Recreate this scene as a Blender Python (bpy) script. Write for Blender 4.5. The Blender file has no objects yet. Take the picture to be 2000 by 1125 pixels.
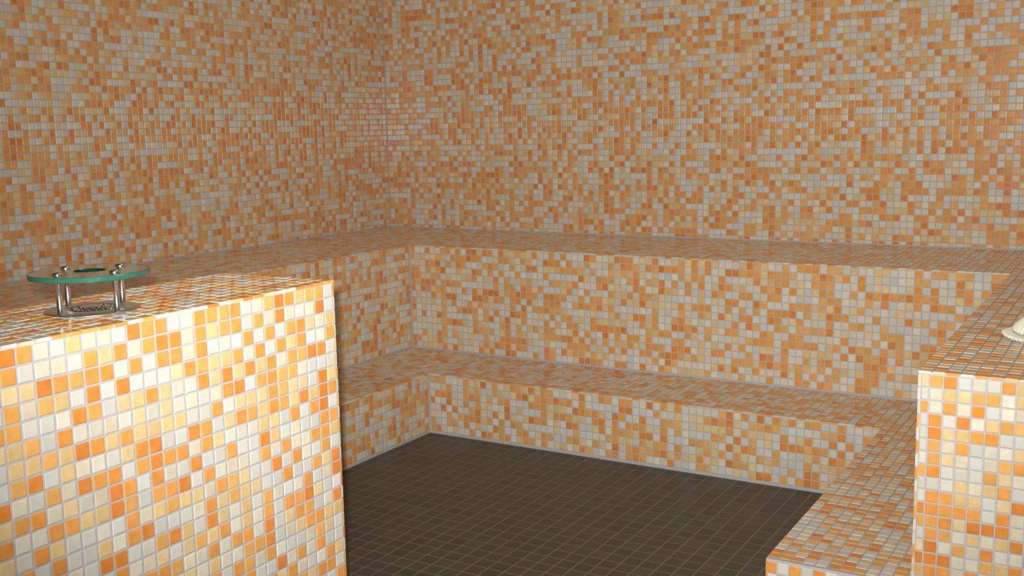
import bpy, math, random
import numpy as np
from mathutils import Vector, Matrix

# ------------------------------------------------------------------ units
P = 0.025                      # one mosaic pitch in metres; lengths below are in pitches
rng = np.random.default_rng(7)
random.seed(7)
sc = bpy.context.scene
C = sc.collection

# ------------------------------------------------------------------ camera
CAM = np.array([127.865, -167.307, 45.105])
YAW, PITCH, ROLL, FPX = 0.54118, -0.14901, -0.02038, 2101.65
fw = np.array([-math.sin(YAW) * math.cos(PITCH), math.cos(YAW) * math.cos(PITCH), math.sin(PITCH)])
rt = np.array([math.cos(YAW), math.sin(YAW), 0.0])
up = np.cross(rt, fw)
rt, up = math.cos(ROLL) * rt + math.sin(ROLL) * up, -math.sin(ROLL) * rt + math.cos(ROLL) * up
cd = bpy.data.cameras.new('camera')
cd.sensor_width = 36.0
cd.lens = 36.0 * FPX / 2000.0
cd.clip_start = 0.02
cam = bpy.data.objects.new('camera', cd)
C.objects.link(cam)
M = Matrix.Identity(4)
for i in range(3):
    M[i][0], M[i][1], M[i][2], M[i][3] = rt[i], up[i], -fw[i], CAM[i] * P
cam.matrix_world = M
sc.camera = cam

# ------------------------------------------------------------------ world, lights, exposure
w = bpy.data.worlds.new('world')
sc.world = w
w.use_nodes = True
w.node_tree.nodes['Background'].inputs[0].default_value = (0.9, 0.93, 1.0, 1)
w.node_tree.nodes['Background'].inputs[1].default_value = 0.02

# the hand-held camera's flash: a little above and left of the lens
fl = bpy.data.lights.new('camera_flash', 'SPOT')
fl.energy = 342
fl.shadow_soft_size = 0.012
fl.spot_size = math.radians(92)
fl.spot_blend = 1.0
fl.color = (1.0, 0.985, 0.96)
flo = bpy.data.objects.new('camera_flash', fl)
C.objects.link(flo)
fpos = CAM + up * 1.4 - rt * 0.9 + fw * 0.5
fdir = fw + up * 0.21 + rt * 0.09
flo.location = Vector(fpos * P)
flo.rotation_euler = Vector(fdir).to_track_quat('-Z', 'Y').to_euler()

# dim unseen fill, added under the ceiling to raise the ambient level
rl = bpy.data.lights.new('ambient_fill', 'AREA')
rl.shape = 'DISK'
rl.size = 0.45
rl.energy = 2.0
rl.color = (1.0, 0.96, 0.9)
rlo = bpy.data.objects.new('ambient_fill', rl)
C.objects.link(rlo)
rlo.location = (85 * P, -95 * P, 91.5 * P)

sc.view_settings.view_transform = 'Standard'
sc.view_settings.look = 'None'
sc.view_settings.gamma = 1.0
sc.view_settings.use_curve_mapping = False
sc.view_settings.exposure = 0.0

# ------------------------------------------------------------------ dimensions (pitches)
A1, B1 = 23.1, 25.44           # upper bench depth along the left / back wall
A2, B2 = 36.55, 39.96          # lower bench front edges
H1, H2 = 9.07, 26.24           # seat heights
XR, XR2 = 113.1, 101.55        # right wing fronts
YF = 83.44                     # front end of the right wing
XW = 136.5                     # right wall
YE = 190.0                     # front wall (behind the camera)
HCEIL = 92.0
XC, YC, HC, WC = 77.93, 108.91, 34.56, 10.86    # counter: front plane, far end, top, width
XEN = 172.0                    # entry zone, right wall
T = 0.2                        # tile thickness
GAP = 0.11                     # joint width
REC = 0.03                    # grout lies this far behind the tile faces


# ------------------------------------------------------------------ materials
def nt(mat):
    mat.use_nodes = True
    return mat.node_tree.nodes, mat.node_tree.links


def glaze(name, col, rough=0.19, jit=0.10, mott=0.22, spec=0.5, light=None):
    """glazed tile: own colour, slight change from tile to tile, soft mottling inside a tile"""
    m = bpy.data.materials.new(name)
    n, l = nt(m)
    b = n['Principled BSDF']
    geo = n.new('ShaderNodeNewGeometry')
    oi = n.new('ShaderNodeObjectInfo')
    ad = n.new('ShaderNodeMath'); ad.operation = 'ADD'
    l.new(geo.outputs['Random Per Island'], ad.inputs[0])
    l.new(oi.outputs['Random'], ad.inputs[1])
    fr = n.new('ShaderNodeMath'); fr.operation = 'FRACT'
    l.new(ad.outputs[0], fr.inputs[0])
    noi = n.new('ShaderNodeTexNoise')
    noi.inputs['Scale'].default_value = 55.0
    noi.inputs['Detail'].default_value = 2.0
    l.new(geo.outputs['Position'], noi.inputs['Vector'])
    mix = n.new('ShaderNodeMix'); mix.data_type = 'RGBA'
    lc = light if light else tuple(min(0.95, c * 1.12 + 0.05) for c in col)
    mix.inputs['A'].default_value = (*col, 1)
    mix.inputs['B'].default_value = (*lc, 1)
    mr = n.new('ShaderNodeMapRange')
    mr.inputs['From Min'].default_value = 0.35
    mr.inputs['From Max'].default_value = 0.7
    mr.inputs['To Max'].default_value = mott * 3.0
    l.new(noi.outputs['Fac'], mr.inputs['Value'])
    l.new(mr.outputs[0], mix.inputs['Factor'])
    hv = n.new('ShaderNodeHueSaturation')
    vr = n.new('ShaderNodeMapRange')
    vr.inputs['To Min'].default_value = 1 - jit
    vr.inputs['To Max'].default_value = 1 + jit * 0.6
    l.new(fr.outputs[0], vr.inputs['Value'])
    l.new(vr.outputs[0], hv.inputs['Value'])
    l.new(mix.outputs['Result'], hv.inputs['Color'])
    l.new(hv.outputs['Color'], b.inputs['Base Color'])
    b.inputs['Roughness'].default_value = rough
    b.inputs['Specular IOR Level'].default_value = spec
    return m


TILE = {
    'W': [glaze('tile_white', (0.67, 0.668, 0.59), light=(0.71, 0.705, 0.64)),
          glaze('tile_ivory', (0.675, 0.65, 0.555), light=(0.71, 0.70, 0.63))],
    'C': [glaze('tile_cream', (0.70, 0.63, 0.46)),
          glaze('tile_pale_cream', (0.70, 0.66, 0.53))],
    'Y': [glaze('tile_straw', (0.74, 0.53, 0.24)),
          glaze('tile_buff', (0.74, 0.57, 0.30))],
    'O': [glaze('tile_apricot', (0.77, 0.37, 0.085)),
          glaze('tile_amber', (0.77, 0.41, 0.115))],
    'D': [glaze('tile_orange', (0.78, 0.31, 0.058)),
          glaze('tile_deep_orange', (0.74, 0.25, 0.042)),
          glaze('tile_tangerine', (0.79, 0.345, 0.075))],
    'F': [glaze('floor_tile_umber', (0.080, 0.070, 0.048), 0.45, 0.2, 0.1, light=(0.105, 0.092, 0.066)),
          glaze('floor_tile_olive', (0.071, 0.068, 0.046), 0.45, 0.2, 0.1, light=(0.096, 0.091, 0.063)),
          glaze('floor_tile_brown', (0.079, 0.065, 0.049), 0.45, 0.2, 0.1, light=(0.106, 0.088, 0.070))],
}
MATS = []
CLS = {}
for k, v in TILE.items():
    CLS[k] = []
    for m in v:
        CLS[k].append(len(MATS)); MATS.append(m)


def rough_mat(name, col, rough=0.9, var=0.15, scale=120.0, bump=0.15):
    m = bpy.data.materials.new(name)
    n, l = nt(m)
    b = n['Principled BSDF']
    geo = n.new('ShaderNodeNewGeometry')
    noi = n.new('ShaderNodeTexNoise')
    noi.inputs['Scale'].default_value = scale
    noi.inputs['Detail'].default_value = 4.0
    l.new(geo.outputs['Position'], noi.inputs['Vector'])
    ra = n.new('ShaderNodeMix'); ra.data_type = 'RGBA'
    ra.inputs['A'].default_value = (*[c * (1 - var) for c in col], 1)
    ra.inputs['B'].default_value = (*[c * (1 + var) for c in col], 1)
    l.new(noi.outputs['Fac'], ra.inputs['Factor'])
    l.new(ra.outputs['Result'], b.inputs['Base Color'])
    b.inputs['Roughness'].default_value = rough
    if bump:
        bp = n.new('ShaderNodeBump')
        bp.inputs['Strength'].default_value = bump
        bp.inputs['Distance'].default_value = 0.001
        l.new(noi.outputs['Fac'], bp.inputs['Height'])
        l.new(bp.outputs[0], b.inputs['Normal'])
    return m


GROUT = rough_mat('grout_light_grey', (0.50, 0.49, 0.485))
GROUTF = rough_mat('grout_floor', (0.25, 0.205, 0.15))
PLASTER = rough_mat('plaster_cream', (0.42, 0.38, 0.31), scale=30)
SHELL = rough_mat('shell_cream', (0.74, 0.70, 0.58), 0.55, 0.08, 60, 0.1)


def mosaic_mat(name):
    """far-off mosaic for the walls behind the camera, too far round to build"""
    m = bpy.data.materials.new(name)
    n, l = nt(m)
    b = n['Principled BSDF']
    geo = n.new('ShaderNodeNewGeometry')
    sc_ = n.new('ShaderNodeVectorMath'); sc_.operation = 'SCALE'
    sc_.inputs['Scale'].default_value = 1 / P
    l.new(geo.outputs['Position'], sc_.inputs[0])
    fl_ = n.new('ShaderNodeVectorMath'); fl_.operation = 'FLOOR'
    ofs = n.new('ShaderNodeVectorMath'); ofs.operation = 'ADD'
    ofs.inputs[1].default_value = (0.31, 0.27, 0.0)
    l.new(sc_.outputs[0], ofs.inputs[0])
    l.new(ofs.outputs[0], fl_.inputs[0])
    wn = n.new('ShaderNodeTexWhiteNoise')
    l.new(fl_.outputs[0], wn.inputs['Vector'])
    cr = n.new('ShaderNodeValToRGB')
    cr.color_ramp.interpolation = 'CONSTANT'
    e = cr.color_ramp.elements
    e[0].position = 0; e[0].color = (0.66, 0.66, 0.63, 1)
    e[1].position = 0.26; e[1].color = (0.70, 0.63, 0.46, 1)
    for p_, c_ in ((0.46, (0.74, 0.53, 0.24, 1)), (0.62, (0.76, 0.40, 0.10, 1)), (0.77, (0.78, 0.27, 0.04, 1))):
        q = e.new(p_); q.color = c_
    l.new(wn.outputs['Value'], cr.inputs[0])
    l.new(cr.outputs[0], b.inputs['Base Color'])
    b.inputs['Roughness'].default_value = 0.3
    return m


MOSAIC = mosaic_mat('mosaic_distant')


def metal(name, col, rough):
    m = bpy.data.materials.new(name)
    n, l = nt(m)
    b = n['Principled BSDF']
    b.inputs['Base Color'].default_value = (*col, 1)
    b.inputs['Metallic'].default_value = 1.0
    geo = n.new('ShaderNodeTexCoord')
    noi = n.new('ShaderNodeTexNoise'); noi.inputs['Scale'].default_value = 40
    l.new(geo.outputs['Object'], noi.inputs['Vector'])
    mr = n.new('ShaderNodeMapRange')
    mr.inputs['To Min'].default_value = rough * 0.75
    mr.inputs['To Max'].default_value = rough * 1.25
    l.new(noi.outputs['Fac'], mr.inputs['Value'])
    l.new(mr.outputs[0], b.inputs['Roughness'])
    return m


STEEL = metal('polished_steel', (0.74, 0.73, 0.72), 0.08)
STEELP = metal('satin_steel', (0.78, 0.77, 0.77), 0.24)
STEELB = metal('brushed_steel', (0.74, 0.73, 0.71), 0.34)
DARK = rough_mat('drain_hole_black', (0.02, 0.02, 0.02), 0.6, bump=0)
GLASS = bpy.data.materials.new('green_tinted_glass')
n, l = nt(GLASS)
b = n['Principled BSDF']
b.inputs['Base Color'].default_value = (0.93, 0.985, 0.965, 1)
b.inputs['Roughness'].default_value = 0.02
b.inputs['IOR'].default_value = 1.5
b.inputs['Transmission Weight'].default_value = 1.0
va = n.new('ShaderNodeVolumeAbsorption')
va.inputs['Color'].default_value = (0.30, 0.86, 0.70, 1)
va.inputs['Density'].default_value = 24.0
l.new(va.outputs[0], n['Material Output'].inputs['Volume'])


# ------------------------------------------------------------------ mesh helpers
def mesh_obj(name, verts, faces, mat, parent=None, smooth=False):
    me = bpy.data.meshes.new(name)
    me.from_pydata([tuple(float(c) * P for c in v) for v in verts], [], faces)
    me.materials.append(mat)
    if smooth:
        me.polygons.foreach_set('use_smooth', [True] * len(me.polygons))
    me.update()
    o = bpy.data.objects.new(name, me)
    C.objects.link(o)
    if parent is not None:
        o.parent = parent
    return o


def tag(o, label, cat=None, group=None, kind=None):
    o['label'] = label
    if cat: o['category'] = cat
    if group: o['group'] = group
    if kind: o['kind'] = kind
    return o


def boxes(bl):
    V, F = [], []
    for (x0, x1, y0, y1, z0, z1) in bl:
        k = len(V)
        V += [(x, y, z) for z in (z0, z1) for (x, y) in ((x0, y0), (x1, y0), (x1, y1), (x0, y1))]
        F += [(k + 3, k + 2, k + 1, k), (k + 4, k + 5, k + 6, k + 7)]
        F += [(k + i, k + (i + 1) % 4, k + 4 + (i + 1) % 4, k + 4 + i) for i in range(4)]
    return V, F


def prism(poly, z0, z1):
    """closed prism over a counter-clockwise polygon"""
    k = len(poly)
    V = [(x, y, z0) for x, y in poly] + [(x, y, z1) for x, y in poly]
    F = [tuple(range(k - 1, -1, -1)), tuple(range(k, 2 * k))]
    F += [(i, (i + 1) % k, k + (i + 1) % k, k + i) for i in range(k)]
    return V, F


def lathe(prof, seg=48, close=False):
    V, F = [], []
    for r, z in prof:
        for i in range(seg):
            a = 2 * math.pi * i / seg
            V.append((r * math.cos(a), r * math.sin(a), z))
    kmax = len(prof) if close else len(prof) - 1
    for k in range(kmax):
        k2 = (k + 1) % len(prof)
        for i in range(seg):
            j = (i + 1) % seg
            F.append((k * seg + i, k * seg + j, k2 * seg + j, k2 * seg + i))
    return V, F


# ------------------------------------------------------------------ tile templates
def tile_template(su, sv, hi=True):
    """a cushion-edged tile, base at -T, face at 0; su, sv = size"""
    bv = 0.034
    if hi:
        rings = [(0.0, -T), (0.0, -bv), (bv, 0.0), (bv * 2.2, 0.0)]
    else:
        rings = [(0.0, -T), (bv * 0.6, 0.0)]
    V = []
    for ins, z in rings:
        a, b_ = su / 2 - ins, sv / 2 - ins
        V += [(-a, -b_, z), (a, -b_, z), (a, b_, z), (-a, b_, z)]
    F = []
    for k in range(len(rings) - 1):
        for i in range(4):
            j = (i + 1) % 4
            F.append((4 * k + i, 4 * k + j, 4 * k + 4 + j, 4 * k + 4 + i))
    k = 4 * (len(rings) - 1)
    F.append((k, k + 1, k + 2, k + 3))
    return np.array(V, float), np.array(F, int)


TW = 0.92


def finish_mesh(me, nv, nhi=10 ** 9):
    """round the cushion edge but keep the four corner edges of every tile crisp"""
    me.polygons.foreach_set('use_smooth', np.ones(len(me.polygons), bool))
    ev = np.empty(len(me.edges) * 2, np.int32)
    me.edges.foreach_get('vertices', ev)
    ev = ev.reshape(-1, 2)
    sharp = ((ev[:, 0] % 4) == (ev[:, 1] % 4)) | (ev[:, 0] >= nhi)
    at = me.attributes.get('sharp_edge') or me.attributes.new('sharp_edge', 'BOOLEAN', 'EDGE')
    at.data.foreach_set('value', sharp)


TILE_MESH = {}


def tile_mesh(mi, pitch):
    key = (mi, pitch)
    if key not in TILE_MESH:
        V, F = tile_template(pitch - GAP, pitch - GAP, True)
        me = bpy.data.meshes.new('tile')
        me.from_pydata([tuple(v * P) for v in V], [], [tuple(int(i) for i in f) for f in F])
        me.update()
        finish_mesh(me, len(V))
        me.materials.append(MATS[mi])
        TILE_MESH[key] = me
    return TILE_MESH[key]


def joined_tiles(name, tl, parent):
    """many tiles as one mesh; tl rows: centre(3) U(3) V(3) N(3) su sv mat hi"""
    tl = sorted(tl, key=lambda t: not t['hi'])
    vp, fp, mp, base, nhi = [], [], [], 0, 0
    for h in (True, False):
        sel = [t for t in tl if t['hi'] == h]
        if not sel:
            continue
        V0, F0 = tile_template(1, 1, h)
        cen, U, W_, N_ = (np.array([t[k] for t in sel]) for k in 'cuvn')
        su, sv = (np.array([t[k] for t in sel]) for k in ('su', 'sv'))
        sgn = np.sign(V0[:, :2]); inset = 0.5 - np.abs(V0[:, :2])
        lu = sgn[None, :, 0] * np.maximum(su[:, None] / 2 - inset[None, :, 0], 0.02)
        lv = sgn[None, :, 1] * np.maximum(sv[:, None] / 2 - inset[None, :, 1], 0.02)
        vv = cen[:, None, :] + lu[..., None] * U[:, None, :] + lv[..., None] * W_[:, None, :] + V0[None, :, 2, None] * N_[:, None, :]
        ff = F0[None] + (np.arange(len(sel)) * len(V0))[:, None, None] + base
        vp.append(vv.reshape(-1, 3)); fp.append(ff.reshape(-1, 4))
        mp.append(np.repeat(np.array([t['m'] for t in sel], np.int32), len(F0)))
        base += len(sel) * len(V0)
        if h:
            nhi = base
    if not vp:
        return
    vv, ff, mm = np.concatenate(vp), np.concatenate(fp), np.concatenate(mp)
    me = bpy.data.meshes.new(name)
    me.vertices.add(len(vv))
    me.vertices.foreach_set('co', (vv * P).astype(np.float32).ravel())
    me.loops.add(len(ff) * 4)
    me.loops.foreach_set('vertex_index', ff.astype(np.int32).ravel())
    me.polygons.add(len(ff))
    me.polygons.foreach_set('loop_start', np.arange(0, len(ff) * 4, 4, dtype=np.int32))
    for m in MATS:
        me.materials.append(m)
    me.polygons.foreach_set('material_index', mm)
    me.update(calc_edges=True)
    finish_mesh(me, 16, nhi)
    o = bpy.data.objects.new(name, me)
    C.objects.link(o)
    o.parent = parent
    o['kind'] = 'stuff'


# ------------------------------------------------------------------ which tiles show, and how large
OCC = []        # axis-aligned boxes that can hide tiles


def visible_area(t):
    c = np.array([q['c'] for q in t]); nn = np.array([q['n'] for q in t])
    ar = np.array([q['su'] * q['sv'] for q in t])
    d = c - CAM
    z = d @ fw
    px = 1000 + FPX * (d @ rt) / np.maximum(z, 1e-3)
    py = 562.5 - FPX * (d @ up) / np.maximum(z, 1e-3)
    dist = np.linalg.norm(d, axis=1)
    cosn = -(d * nn).sum(1) / dist
    a = FPX ** 2 * ar * cosn / dist ** 2
    ok = (z > 1) & (px > -8) & (px < 2008) & (py > -8) & (py < 1133) & (cosn > 0)
    p1 = c + nn * 0.03
    for bx in OCC:
        lo = np.array(bx[0::2]); hi = np.array(bx[1::2])
        dd = p1 - CAM
        with np.errstate(divide='ignore', invalid='ignore'):
            t0 = (lo - CAM) / dd; t1 = (hi - CAM) / dd
        tn = np.minimum(t0, t1).max(1); tf = np.maximum(t0, t1).min(1)
        ok &= ~((tn < tf) & (tn < 0.9995) & (tf > 0))
    return np.where(ok, a, 0.0), (z > 1) & (px > -500) & (px < 2500) & (py > -400) & (py < 1500) & (cosn > 0)


def lay(parent, tl, pitch=1.0, limit=300):
    """the largest visible tiles become single parts, the rest one joined part"""
    area, near = visible_area(tl)
    full = np.array([abs(t['su'] - (pitch - GAP)) < 0.08 and abs(t['sv'] - (pitch - GAP)) < 0.08 for t in tl])
    order = np.argsort(-np.where(full, area, 0))
    pick = [i for i in order[:limit] if area[i] > 0 and full[i]]
    ps = set(pick)
    for i in pick:
        t = tl[i]
        o = bpy.data.objects.new('tile', tile_mesh(t['m'], pitch))
        u, v, nn = (np.array(t[k]) for k in 'uvn')
        mw = Matrix.Identity(4)
        for r in range(3):
            mw[r][0], mw[r][1] = u[r] * t['su'] / (pitch - GAP), v[r] * t['sv'] / (pitch - GAP)
            mw[r][2], mw[r][3] = nn[r], t['c'][r] * P
        o.matrix_world = mw
        o.parent = parent
        C.objects.link(o)
    rest = [t for i, t in enumerate(tl) if i not in ps]
    for i, t in enumerate(tl):
        t['hi'] = bool(near[i])
    joined_tiles('tile_field', rest, parent)


def cls_random(wts='D.25 O.16 Y.17 C.18 W.24'):
    ks = [q[0] for q in wts.split()]
    ws = np.cumsum([float(q[1:]) for q in wts.split()])
    return ks[min(int(np.searchsorted(ws, rng.random() * ws[-1])), len(ks) - 1)]


def grid(tl, O, U, V, uc, vc, pattern=None, wts=None, keep=None, gap=GAP):
    """tiles on the plane O + u U + v V between successive cuts; normal U x V.
    pattern: dict (iu, iv) -> colour letter"""
    O, U, V = np.array(O, float), np.array(U, float), np.array(V, float)
    N = np.cross(U, V)
    for iu in range(len(uc) - 1):
        for iv in range(len(vc) - 1):
            u0, u1, v0, v1 = uc[iu], uc[iu + 1], vc[iv], vc[iv + 1]
            if u1 - u0 < 0.2 or v1 - v0 < 0.2:
                continue
            c = O + U * (u0 + u1) / 2 + V * (v0 + v1) / 2
            if keep and not keep(c):
                continue
            k = (pattern or {}).get((iu, iv)) or (cls_random(wts) if wts else cls_random())
            c = c + N * rng.uniform(-1, 1) * (0.004 if wts == 'F1' else 0.014)
            vr = CLS[k]
            tl.append(dict(c=c, u=U, v=V, n=N, su=u1 - u0 - gap, sv=v1 - v0 - gap, m=vr[int(rng.integers(len(vr)))]))
    return tl


def steps(a, b_, s=1.0):
    """cuts from a towards b_ every s (either direction), the last one cut short"""
    r = [a]
    d = 1 if b_ > a else -1
    while (b_ - r[-1]) * d > s + 0.15:
        r.append(r[-1] + d * s)
    r.append(b_)
    return sorted(r)


X_, Y_, Z_ = (1, 0, 0), (0, 1, 0), (0, 0, 1)
NX, NY, NZ = (-1, 0, 0), (0, -1, 0), (0, 0, -1)
FL = GAP / 2

# occluders for the count of visible tiles
OCC += [(XC - WC, XC - 0.02, -YE, -YC - 0.02, 0, HC - 0.02)]
OCC += [(0, A1 - .1, -YE, -B1 - .1, 0, H2 - .1), (0, XW, -B1 + .15, -.1, 0, H2 - .1), (XR + .15, XW, -YF + .15, -B1, 0, H2 - .1)]
OCC += [(0, A2 - .1, -YE, -B2 - .1, 0, H1 - .1), (0, XW, -B2 + .15, -.1, 0, H1 - .1), (XR2 + .15, XW, -YF + .15, -B2, 0, H1 - .1)]

# ------------------------------------------------------------------ the room shell
wb = mesh_obj('wall_back', *boxes([(-5, XW + 5, REC, 5, -4, HCEIL + 4)]), GROUT)
tag(wb, 'long mosaic-tiled back wall of small orange, cream and white tiles', 'wall', kind='structure')
wl = mesh_obj('wall_left', *boxes([(-5, -REC, -YE, REC, -4, HCEIL + 4)]), GROUT)
tag(wl, 'mosaic-tiled left wall behind the counter with the glass stand', 'wall', kind='structure')
wr = mesh_obj('wall_right', *boxes([(XW, XW + 5, -YF, REC, -4, HCEIL + 4), (XW + 5, XEN + 5, -YF, -YF + 5, -4, HCEIL + 4),
                                    (XEN, XEN + 5, -YE, -YF, -4, HCEIL + 4)]), MOSAIC)
tag(wr, 'mosaic wall along the right wing of the benches', 'wall', kind='structure')
wf = mesh_obj('wall_front', *boxes([(-5, XEN + 5, -YE - 5, -YE, -4, HCEIL + 4)]), MOSAIC)
tag(wf, 'mosaic wall on the entrance side of the steam room', 'wall', kind='structure')
ce = mesh_obj('ceiling', *boxes([(-REC, XEN, -YE, REC, HCEIL, HCEIL + 4)]), PLASTER)
tag(ce, 'plain pale ceiling of the steam room', 'ceiling', kind='structure')
fo = mesh_obj('floor', *boxes([(-REC, XEN, -YE, REC, -4, -0.012)]), GROUTF)
tag(fo, 'dark brown tiled floor between the orange mosaic benches', 'floor', kind='structure')

# back wall tiles (normal -Y = X x Z)
tl = []
grid(tl, (0, 0, 0), X_, Z_, steps(0.12, XW - .1), [H2 + 0.12, H2 + 0.66] + steps(H2 + 0.66, HCEIL)[1:], wts='D.28 O.19 Y.17 C.15 W.21')
lay(wb, tl)
# left wall tiles (normal +X = Y x Z)
tl = []
grid(tl, (0, 0, 0), Y_, Z_, steps(-0.12, -YE + .1), [H2 + 0.12, H2 + 0.66] + steps(H2 + 0.66, HCEIL)[1:], wts='D.28 O.20 Y.18 C.14 W.20')
lay(wl, tl)

# floor tiles, twice the size, dark
FP = 1.917
tl = []
grid(tl, (0, 0, 0), X_, Y_, steps(XR2 - 0.1, A2 + 0.05, FP), steps(-B2 - 0.05, -YF - 40, FP), wts='F1', gap=0.1,
     keep=lambda c: not (XC - WC - .8 < c[0] < XC + .8 and c[1] < -YC + .8))
grid(tl, (0, 0, 0), X_, Y_, steps(XR2 - 0.1, XEN, FP), steps(-YF - 0.05, -YF - 40, FP), wts='F1', gap=0.1)
for t in tl:
    if abs(t['su'] - (FP - 0.1)) < 1e-3: t['su'] = FP - GAP
    if abs(t['sv'] - (FP - 0.1)) < 1e-3: t['sv'] = FP - GAP
lay(fo, tl, FP)

# ------------------------------------------------------------------ upper bench (a U along three walls)
q = REC
ub = mesh_obj('upper_bench', *prism([(0, 0), (0, -YE + .1), (A1 - FL - q, -YE + .1), (A1 - FL - q, -B1 + FL + q), (XR + FL + q, -B1 + FL + q),
                                     (XR + FL + q, -YF + FL + q), (XW - .05, -YF + FL + q), (XW - .05, 0)], 0, H2 - q), GROUT)
tag(ub, 'upper tier of the U-shaped mosaic-tiled bench, the high seat running along the walls', 'bench')


def rows_down(top, bottom, first=0.25, foot=0.12):
    r = [top - first]
    while r[-1] - (bottom + foot) > 1.15:
        r.append(r[-1] - 1)
    r.append(bottom + foot)
    return sorted(r)


tl = []
xs = steps(A1, 0.12)[:-1] + [A1 + i for i in range(0, 91)] + steps(XR, XW - 0.12)[1:]
ys = steps(-B1, -YE + .1)[:-1] + steps(-B1, -0.12)
upper = lambda c: (c[0] < A1 or c[1] > -B1 or (c[0] > XR and c[1] > -YF))
grid(tl, (0, 0, H2), X_, Y_, xs, ys, keep=upper)
zr = [H1 + 0.22 + (H2 - 0.22 - H1 - 0.22) * i / 16 for i in range(17)]
UR = '''CCOWODDCOOWYCWYYWCCDWOOYOOWCOO DOOOWCODDYDCDWYWWCCOOCWCDYWWD YOOCYWOOOWWCDWYYCWYDWDCWDDCO ODCDYWYDOWCOWDODDODDODCCYDYW
DOCCWWWODOCCCOCDWCYDWDDOCWW WWWDOOYOYDWYOWCCCYCCWWWCOD DODDWOCYDODCWCOWCCDYOCOOW DDWYDCCWOWCOOCWOWWWCWODC
COOWOOOODCCCWYWOOOCCWCD OWWDOWWCCCDWCWOCDOCCDD DWODODDWYOCDOOWDYOYDY YCDCWYYYYWDCDOODCDCYO DWOCWOWDDCCWWDDDYCWC DODYOYYOCOYWYODYOCOO
WCDCDWOWOOWWDDDWCCWC DCWCDDWDOCCYDDWWWOYC'''.split()
pat = {(60 + c_, 15 - r): ch for r, row in enumerate(UR) for c_, ch in enumerate(row)}
grid(tl, (0, -B1 + FL, 0), X_, Z_, [A1 + 0.15] + [A1 + i for i in range(1, 90)] + [XR - 0.15], zr, pat)            # back riser
grid(tl, (A1 - FL, 0, 0), Y_, Z_, steps(-B1 - 0.15, -YE + .1), zr)                                                  # left riser
grid(tl, (XR + FL, 0, 0), NY, Z_, steps(B1 + 0.15, YF)[:-1] + [YF], zr)                                        # right riser
RB = '''YODWCWDY WCYYOOCY DCOCDWCC WDWDCYOO CDYYDDWW WOCDWCCY WOYCWCOD ODWCCOYC WWCYCYDW WDDYYWYD
DDODDWDC OODYDDDC WDOWYCYD YDCOCDCC DDDCCOYD ODDCDCWD'''.split()
zf = rows_down(H2, 0, 0.25, 0.28)
uf = [XR + 0.25, XR + 0.86] + steps(XR + 0.86, XW - 0.1)[1:]
pat = {}
for r, row in enumerate(RB):
    for c_, ch in enumerate(row):
        pat[(c_, len(zf) - 2 - r)] = ch
grid(tl, (0, -YF + FL, 0), X_, Z_, uf, zf, pat)                                                                # right front end
lay(ub, tl)

# ------------------------------------------------------------------ lower bench
lb = mesh_obj('lower_bench', *prism([(A1, -YE + .1), (A2 - FL - q, -YE + .1), (A2 - FL - q, -B2 + FL + q), (XR2 + FL + q, -B2 + FL + q),
                                     (XR2 + FL + q, -YF + FL + q), (XR - q, -YF + FL + q), (XR - q, -B1), (A1, -B1)], 0, H1 - q), GROUT)
tag(lb, 'lower tier of the U-shaped mosaic-tiled bench, the low step in front of the high seat', 'bench')
tl = []
xs = steps(A2, A1 + 0.12)[:-1] + [A2 + i for i in range(0, 66)] + steps(XR2, XR - 0.12)[1:]
ys = steps(-B2, -YE + .1)[:-1] + steps(-B2, -B1 - 0.12)
lower = lambda c: ((c[0] < A2 or c[1] > -B2 or (c[0] > XR2 and c[1] > -YF)) and A1 < c[0] < XR and c[1] < -B1)
grid(tl, (0, 0, H1), X_, Y_, xs, ys, keep=lower)
zr = [0.40 + (H1 - 0.22 - 0.40) * i / 8 for i in range(9)]
LR = 'DWDWDYOCOOWWOWCCW WOODOWWWWCOODWWD OYYYWDCYDCWDCDW WOWYWDDDODOWDW DOCWOWCWYOCDO YCOYOWWWDCYYO OYWYWWOWDDWY WODDWOWDDDY'.split()
pat = {(48 + c_, 7 - r): ch for r, row in enumerate(LR) for c_, ch in enumerate(row)}
grid(tl, (0, -B2 + FL, 0), X_, Z_, [A2 + 0.15] + [A2 + i for i in range(1, 65)] + [XR2 - 0.15], zr, pat)
grid(tl, (A2 - FL, 0, 0), Y_, Z_, steps(-B2 - 0.15, -YE + .1), zr)
grid(tl, (XR2 + FL, 0, 0), NY, Z_, steps(B2 + 0.15, YF)[:-1] + [YF], zr)
pat = {(i, len(zr) - 2): ch for i, ch in enumerate('DWDWDCYCOWDC')}
pat.update({(i, len(zr) - 3): ch for i, ch in enumerate('CDCYWODCWDYC')})
grid(tl, (0, -YF + FL, 0), X_, Z_, [XR2 + 0.12] + steps(XR2 + 1, XR - 0.1), zr, pat)
lay(lb, tl)

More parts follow.
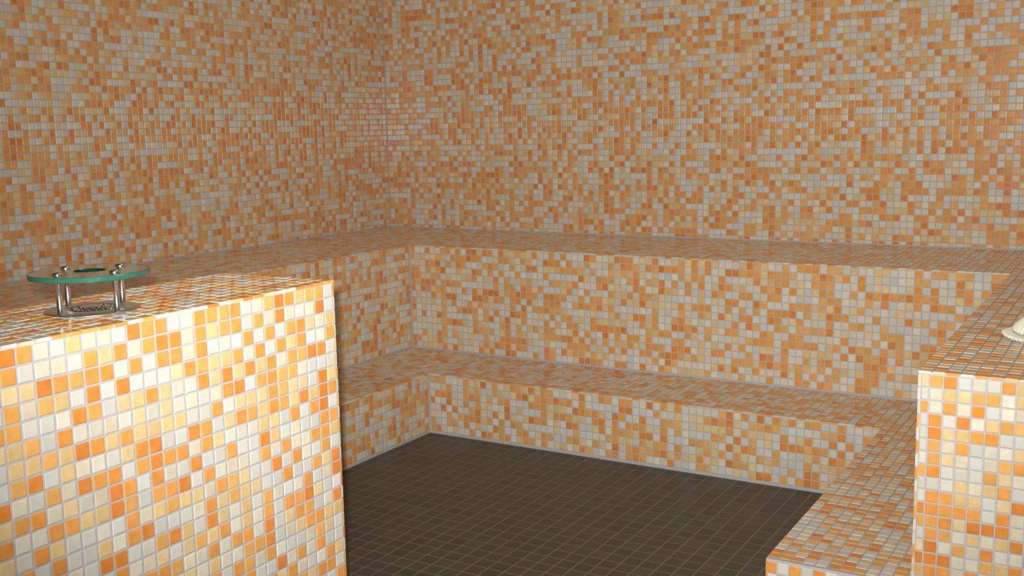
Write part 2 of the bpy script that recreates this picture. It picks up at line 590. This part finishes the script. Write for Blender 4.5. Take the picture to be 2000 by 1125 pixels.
# ------------------------------------------------------------------ counter in the foreground
EY = -YC + 0.2
ct = mesh_obj('tiled_counter', *boxes([(XC - WC + q, XC - FL - q, -YE + 0.1, EY - q - FL, -0.012, HC - q)]), GROUT)
tag(ct, 'free-standing mosaic-tiled counter in the left foreground, carrying the round glass stand', 'counter')
CTR = '''DDCWYCCWDODWCDDODWCODDYOOW DWCCWOYDCODDCDYOOWOCDCWCDW YYDOODDCDCDDCDWCWOWOWODYCY OCOYWDWDWWCYDOYYOCDWDYDWCD
OWWCDOWYYDYCWDYDYDYDCOODDC YOWDCCCWYWYCCWCDDWODOOCWWC YYOYDDYDYYYYWWOWYYYOOYYWDY ODWYCCWYDDWWDDWYDOYDOYDYDD
CWOCDDDWODDDCDYWCCYYWDWDDW ODCYWCDDWDCWDWWOWWDYWCWWDD CCDDYYDOWODDWDCCCWOCDCCODY WDYWWCWDCYOYYCDOYWWDCDCWOW
DWDWWYCDDWWWCDYOYYWWDWWOYD WCDCWDDWCODYWDYWYWOCWCDWCD DWYOCWDCCYWYOYOCYCOWDDDYWW CDWYDCODDDOCCDWODCDWYDOWCD
WCDOCYWDCWCYCYCCOODWCYDDYY OWCDYWCDWYDCWDWDOCOCWWCOYW ..............CDDWWDCOCDWW ...................YDCWCDY
.....................OYDDW ........................WD'''.split()
zf = rows_down(HC, 0, 0.18, 0.28)
nrow = len(zf) - 1
uc = sorted([-YC - i for i in range(0, 82) if -YC - i > -YE] + [-YE])
pat = {}
nu = len(uc) - 1
for r, row in enumerate(CTR):
    row = row.rjust(26, '.')[-26:]
    for c_, ch in enumerate(row):
        if ch != '.':
            pat[(nu - 26 + c_, nrow - 1 - r)] = ch
tl = []
grid(tl, (XC - FL, 0, 0), Y_, Z_, uc, zf, pat)                                                    # face towards the room (+X)
grid(tl, (0, EY - FL, 0), NX, Z_, steps(-XC, -(XC - WC)), zf)                                     # far end (+Y)
grid(tl, (XC - WC + FL, 0, 0), NY, Z_, steps(YC - 0.2, YE), zf)                                   # rear face (-X)
grid(tl, (0, 0, HC), X_, Y_, steps(XC, XC - WC), steps(EY, -YE), wts='D.30 O.12 Y.14 C.20 W.24')  # top
lay(ct, tl)

# ------------------------------------------------------------------ round glass stand on the counter
GX, GY = 72.6, -125.0
gs = bpy.data.objects.new('glass_stand', None)
gs.empty_display_size = 0.05
gs.location = (GX * P, GY * P, HC * P)
C.objects.link(gs)
tag(gs, 'round green-edged glass disc on four steel posts over a perforated steel base plate', 'stand')
V, F = lathe([(1.38, 0.015), (2.70, 0.015), (2.78, 0.04), (2.78, 0.07), (2.72, 0.11), (2.0, 0.13), (1.62, 0.17), (1.48, 0.15), (1.38, 0.06)], 64, True)
bp = mesh_obj('base_plate', V, F, STEELB, gs, True)
V, F = lathe([(1.37, 0.02), (1.36, 0.05), (1.2, 0.13), (0.9, 0.22), (0.5, 0.29), (0.22, 0.31), (0.001, 0.315)], 48)
V.append((0, 0, 0.02)); k = len(V) - 1
F += [(k, (i + 1) % 48, i) for i in range(48)]
st = mesh_obj('strainer', V, F, STEEL, gs, True)
st['label'] = 'domed perforated steel strainer in the middle of the base plate'
# perforations: rims standing proud of dark holes
for rr, cnt, zz in ((1.13, 18, 0.155), (0.74, 12, 0.255)):
    for i in range(cnt):
        a = 2 * math.pi * (i + 0.5) / cnt
        cx, cy = rr * math.cos(a), rr * math.sin(a)
        V, F = lathe([(0.055, 0.0), (0.075, 0.03), (0.10, 0.03), (0.125, -0.02)], 12)
        hr = mesh_obj('hole_rim', [(x + cx, y + cy, z + zz) for x, y, z in V], F, STEEL, st, True)
        V = [(0.07 * math.cos(2 * math.pi * k / 12) + cx, 0.07 * math.sin(2 * math.pi * k / 12) + cy, zz + 0.012 + 0 * k) for k in range(12)]
        V += [(x, y, zz - 0.03) for x, y, z in V[:12]]
        F = [tuple(range(12)), tuple(range(23, 11, -1))] + [(i2, 12 + i2, 12 + (i2 + 1) % 12, (i2 + 1) % 12) for i2 in range(12)]
        mesh_obj('drain_hole', V, F, DARK, st)
GB, GT = 2.12, 2.44
V, F = lathe([(0.90, GB + 0.04), (0.94, GB), (3.45, GB), (3.51, GB + 0.05), (3.51, GT - 0.05), (3.45, GT), (0.94, GT), (0.90, GT - 0.04)], 96, True)
gd = mesh_obj('glass_disc', V, F, GLASS, gs, True)
me = gd.data
ev = [(e.vertices[0] // 96, e.vertices[1] // 96) for e in me.edges]
at = me.attributes.get('sharp_edge') or me.attributes.new('sharp_edge', 'BOOLEAN', 'EDGE')
at.data.foreach_set('value', [a == c for a, c in ev])
EDGE = bpy.data.materials.new('ground_green_glass_edge')
n, l = nt(EDGE)
b = n['Principled BSDF']
b.inputs['Base Color'].default_value = (0.05, 0.22, 0.16, 1)
b.inputs['Roughness'].default_value = 0.16
b.inputs['Transmission Weight'].default_value = 0.35
me.materials.append(EDGE)
for pl in me.polygons:
    if abs(pl.normal.z) < 0.9 and pl.index // 96 in (2, 3, 4):
        pl.material_index = 1
gd['label'] = 'clear glass disc with a green edge and a round hole in its middle'
for i in range(4):
    a = math.pi / 2 * i
    cx, cy = 2.25 * math.cos(a), 2.25 * math.sin(a)
    V, F = lathe([(0.001, 0.1), (0.2, 0.1), (0.2, 0.12), (0.165, 0.15), (0.165, GB - 0.12), (0.20, GB - 0.1), (0.20, GB - 0.005), (0.001, GB - 0.005)], 24)
    po = mesh_obj('post', [(x + cx, y + cy, z) for x, y, z in V], F, STEELP, gs, True)
    V, F = lathe([(0.30, GT + 0.004), (0.31, GT + 0.03), (0.28, GT + 0.09), (0.2, GT + 0.14), (0.1, GT + 0.165), (0.001, GT + 0.17)], 24)
    mesh_obj('cap_screw', [(x + cx, y + cy, z) for x, y, z in V], F, STEELP, po, True)


# ------------------------------------------------------------------ ribbed shell on the right bench
def valve(R, dome, ribs, ang, z0, amp, th=0.12, tilt=0.0, ring=0.0):
    """fan-shaped ribbed shell, hinge at the origin, opening towards -x"""
    nr, na = 14, ribs * 8
    top, bot = [], []
    for i in range(nr + 1):
        s = i / nr
        for j in range(na + 1):
            ph = -ang + 2 * ang * j / na
            rib = math.cos(j / na * ribs * 2 * math.pi)
            rad = R * s * (1.0 - 0.10 * (ph / ang) ** 2) * (1 + 0.02 * rib * s)
            h = dome * (1 - s ** 3.0) + ring * math.sin(s * 22)
            h += amp * s * rib + tilt * rad
            x, y = -rad * math.cos(ph), rad * math.sin(ph)
            top.append((x, y, z0 + h + th)); bot.append((x, y, z0 + h))
    V = top + bot
    m = na + 1
    o = len(top)
    F = []
    for i in range(nr):
        for j in range(na):
            a, b2, c2, d = i * m + j, i * m + j + 1, (i + 1) * m + j + 1, (i + 1) * m + j
            F.append((a, d, c2, b2)); F.append((o + a, o + b2, o + c2, o + d))
    for j in range(na):
        F.append((nr * m + j, o + nr * m + j, o + nr * m + j + 1, nr * m + j + 1))
    for i in range(nr):
        F.append((i * m, o + i * m, o + (i + 1) * m, (i + 1) * m))
        F.append((i * m + na, (i + 1) * m + na, o + (i + 1) * m + na, o + i * m + na))
    return V, F


sh = bpy.data.objects.new('seashell', None)
sh.empty_display_size = 0.05
sh.location = (121.7 * P, -65.7 * P, H2 * P)
sh.rotation_euler = (0, 0, math.radians(38))
C.objects.link(sh)
tag(sh, 'cream ribbed shell with a notched rim, cut off by the right edge of the photo', 'shell')
V, F = valve(4.8, 0.12, 30, math.radians(88), 0.13, 0.12, 0.14)
mesh_obj('lower_valve', V, F, SHELL, sh, True)
V, F = valve(4.0, 1.9, 24, math.radians(85), 0.48, 0.12, 0.14, 0.0, 0.05)
mesh_obj('upper_valve', V, F, SHELL, sh, True)
